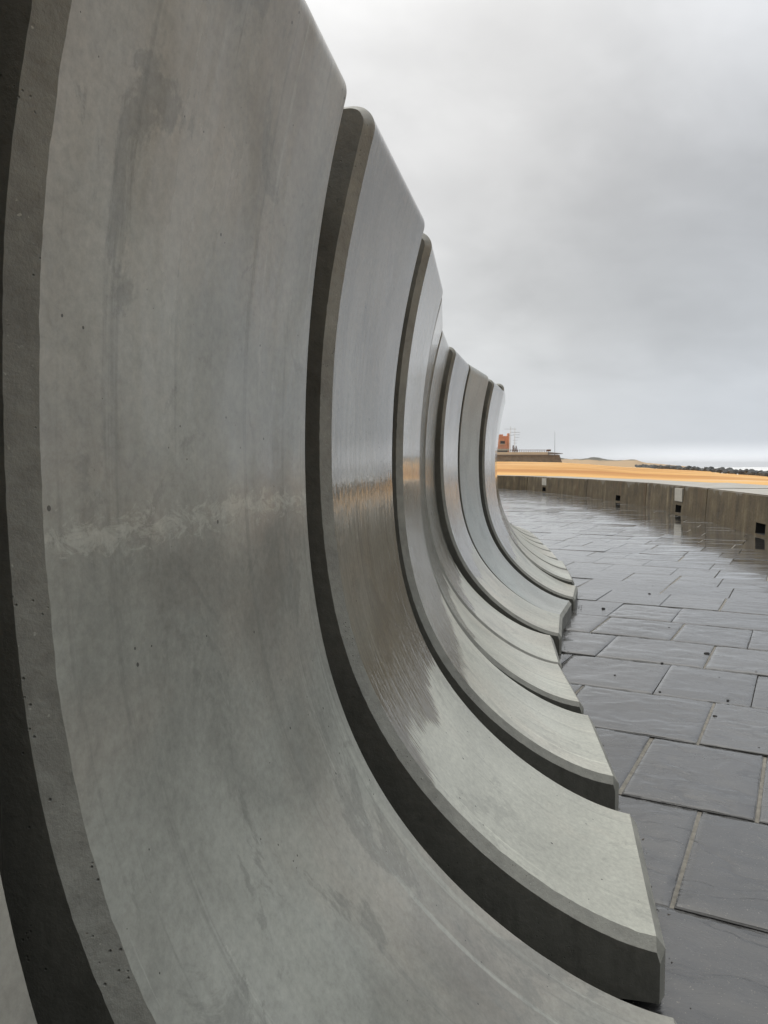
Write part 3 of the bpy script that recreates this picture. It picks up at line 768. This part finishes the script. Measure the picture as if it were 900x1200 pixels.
bm = bmesh.new(); box(bm, fx(642) - fx(620) - .6, fx(644) - fx(620) + .4, -.2, 1.0, zr + .3, zr + 1.1, .1); obj("end_post", bm, M_BROWN, ter)

can = thing("canopy", "flat grey canopy on posts at the seaward end of the terrace", "canopy", (fx(648), FY - .5, ZT))
bm = bmesh.new(); xa, xb = fx(641.2) - fx(648), fx(658) - fx(648)
v = [bm.verts.new(p) for p in ((xa, -1, .05), (xb, -1, .35), (xb, 4, .35), (xa, 4, .05), (xa, -1, 1.15), (xb, -1, .6), (xb, 4, .6), (xa, 4, 1.15))]
for q in ((0, 3, 2, 1), (4, 5, 6, 7), (0, 1, 5, 4), (1, 2, 6, 5), (2, 3, 7, 6), (3, 0, 4, 7)): bm.faces.new([v[i] for i in q])
obj("roof", bm, M_GREY, can)
for x in (xa + .5, xa + 4.0):
    bm = bmesh.new(); tube(bm, (x, .4, .003), (x, .4, .2), .1, .1, 6); obj("post", bm, M_GREY, can)

def yard_mast(px, top, yards, lab):
    r = thing("yard_mast", lab, "mast", (fx(px), FY + 4, ZT))
    h = fz(top) - ZT
    bm = bmesh.new(); tube(bm, (0, 0, 0), (0, 0, h), .11, .05, 6); obj("pole", bm, M_CREAM, r)
    for (py, a, b) in yards:
        bm = bmesh.new(); z = fz(py) - ZT; tube(bm, ((a - px) / 900 * FY, 0, z), ((b - px) / 900 * FY, 0, z), .055, .055, 5); obj("yard", bm, M_GREY, r)
yard_mast(599.5, 499, [(502.5, 592, 606), (506.5, 599, 603), (510, 597, 603)], "thin mast with one wide top yard beside the red building")
yard_mast(604.5, 501, [(506.5, 603, 611), (509.3, 602, 610.5), (512.3, 604, 610), (515.7, 602, 608), (519, 603, 607)], "thin mast carrying five short yards, right of the other yard mast")
fp = thing("flagpole", "tall bare pole standing at the end of the terrace by the canopy", "pole", (fx(650.8), FY + 2, ZT))
bm = bmesh.new(); tube(bm, (0, 0, 0), (-.1, 0, fz(505) - ZT), .10, .04, 6); obj("shaft", bm, M_GREY, fp)
bm = bmesh.new(); tube(bm, (0, 0, 0), (0, 0, .5), .2, .2, 8); obj("base", bm, M_GREY, fp)
def cypress(px, top, lab):
    r = thing("cypress_tree", lab, "tree", (fx(px), FY + 3, ZT))
    h = fz(top) - ZT; bm = bmesh.new(); RR = random.Random(px)
    tube(bm, (0, 0, 0), (0, 0, h * .4), .12, .08, 6); obj("trunk", bm, M_BROWN, r)
    bm = bmesh.new()
    for _ in range(160):
        u = RR.random(); z = h * (.15 + .85 * u); rad = .75 * (1 - u) ** .6 * (.5 + .5 * RR.random()); a = RR.uniform(0, 6.28)
        p = Vector((rad * cos(a), rad * sin(a), z)); d = Vector((RR.uniform(-1, 1), RR.uniform(-1, 1), RR.uniform(.2, 1))) * .22
        e = Vector((RR.uniform(-1, 1), RR.uniform(-1, 1), RR.uniform(-1, 1))) * .16
        bm.faces.new([bm.verts.new(p - d), bm.verts.new(p + e), bm.verts.new(p + d), bm.verts.new(p - e)])
    obj("crown", bm, M_BROWN, r)
cypress(602.3, 521.5, "taller of two brown cypress trees by the yard masts")
cypress(605.8, 522.5, "shorter of two brown cypress trees, nearer the railing")

# ------------------------------------------------------------------ pebbles on the paving
M_PEB = simple("dark_pebble", (.035, .033, .032), .5, .4, 60, .4, .002)
pm = []
for s in range(3):
    bm = bmesh.new(); bmesh.ops.create_icosphere(bm, subdivisions=3, radius=1)
    for v in bm.verts: v.co *= 1 + .25 * noise.noise(v.co * 1.4 + Vector((s * 9, 0, 0))); v.co.z *= .6
    me = bpy.data.meshes.new("pebble"); bm.to_mesh(me); bm.free(); me.materials.append(M_PEB)
    for q in me.polygons: q.use_smooth = True
    pm.append(me)
PEB = [(1.900, 4.46, .022), (1.62, 3.56, .011), (1.46, 3.33, .012), (1.99, 4.05, .012), (1.80, 3.45, .013), (2.52, 4.90, .010), (1.22, 4.0, .009), (1.35, 3.70, .008), (1.62, 3.15, .007), (1.47, 2.95, .006),
       (1.70, 5.9, .020), (2.3, 6.6, .016), (1.95, 5.2, .012), (1.75, 3.95, .009), (1.56, 4.25, .010)]
for k, (x, y, s) in enumerate(PEB):
    o = bpy.data.objects.new("pebble", pm[k % 3]); C.objects.link(o); o.location = (x * HC / 1.1, y * HC / 1.1, s * .22); s *= .62; o.scale = (s * 1.25, s, s)
    o.rotation_euler = (0, 0, k * 1.3)
    if k == 0: tag(o, 'largest dark pebble lying alone on the wet paving', 'pebble', 'pebbles on the paving')
    else: tag(o, 'small dark pebble scattered on the wet grey paving', 'pebble', 'pebbles on the paving')

# ------------------------------------------------------------------ sea haze
def build_haze():
    m = bpy.data.materials.new("sea_haze"); m.use_nodes = True; t = NT(m.node_tree); t.n.clear()
    v = t.add('ShaderNodeVolumePrincipled'); v.inputs['Color'].default_value = (.93, .95, .97, 1); v.inputs['Density'].default_value = .00025
    o = t.add('ShaderNodeOutputMaterial'); t.l.new(v.outputs[0], o.inputs['Volume'])
    bm = bmesh.new(); box(bm, -3760, 4960, -4360, 4360, -7.5, 26)
    h = obj("haze", bm, m); tag(h, None, None, kind='stuff')
build_haze()

# ------------------------------------------------------------------ grit washed against the panel feet and over the slabs
def build_grit():
    R = random.Random(5); bm = bmesh.new()
    def crumb(x, y, q):
        vs = [bm.verts.new((x + R.gauss(0, q), y + R.gauss(0, q), abs(R.gauss(0, q)) + .0005)) for _ in range(4)]
        for i in ((0, 1, 2), (0, 2, 3), (0, 3, 1), (1, 3, 2)): bm.faces.new([vs[k] for k in i])
    for (px, py, yaw, dz, slo, lean, W, surf, lab) in PANELS[1:11]:
        for _ in range(70):
            u = R.uniform(-.1, W + .08); d = abs(R.gauss(0, .02)) + .022
            crumb((px + sin(yaw) * u + cos(yaw) * d) * HC, (py + cos(yaw) * u - sin(yaw) * d) * HC, R.uniform(.0012, .0035))
    for _ in range(420):
        y = R.uniform(1.2, 8) * HC; x = R.uniform(.5, 1.0) * HC + R.random() ** 1.5 * 2.2; crumb(x + .12 * y, y, R.uniform(.0008, .0024))
    o = obj("grit", bm, simple("dark_grit", (.075, .065, .05), .7, .6, 40, 0)); tag(o, "dark grit and crumbs washed against the feet of the panels", None, kind='stuff')
build_grit()
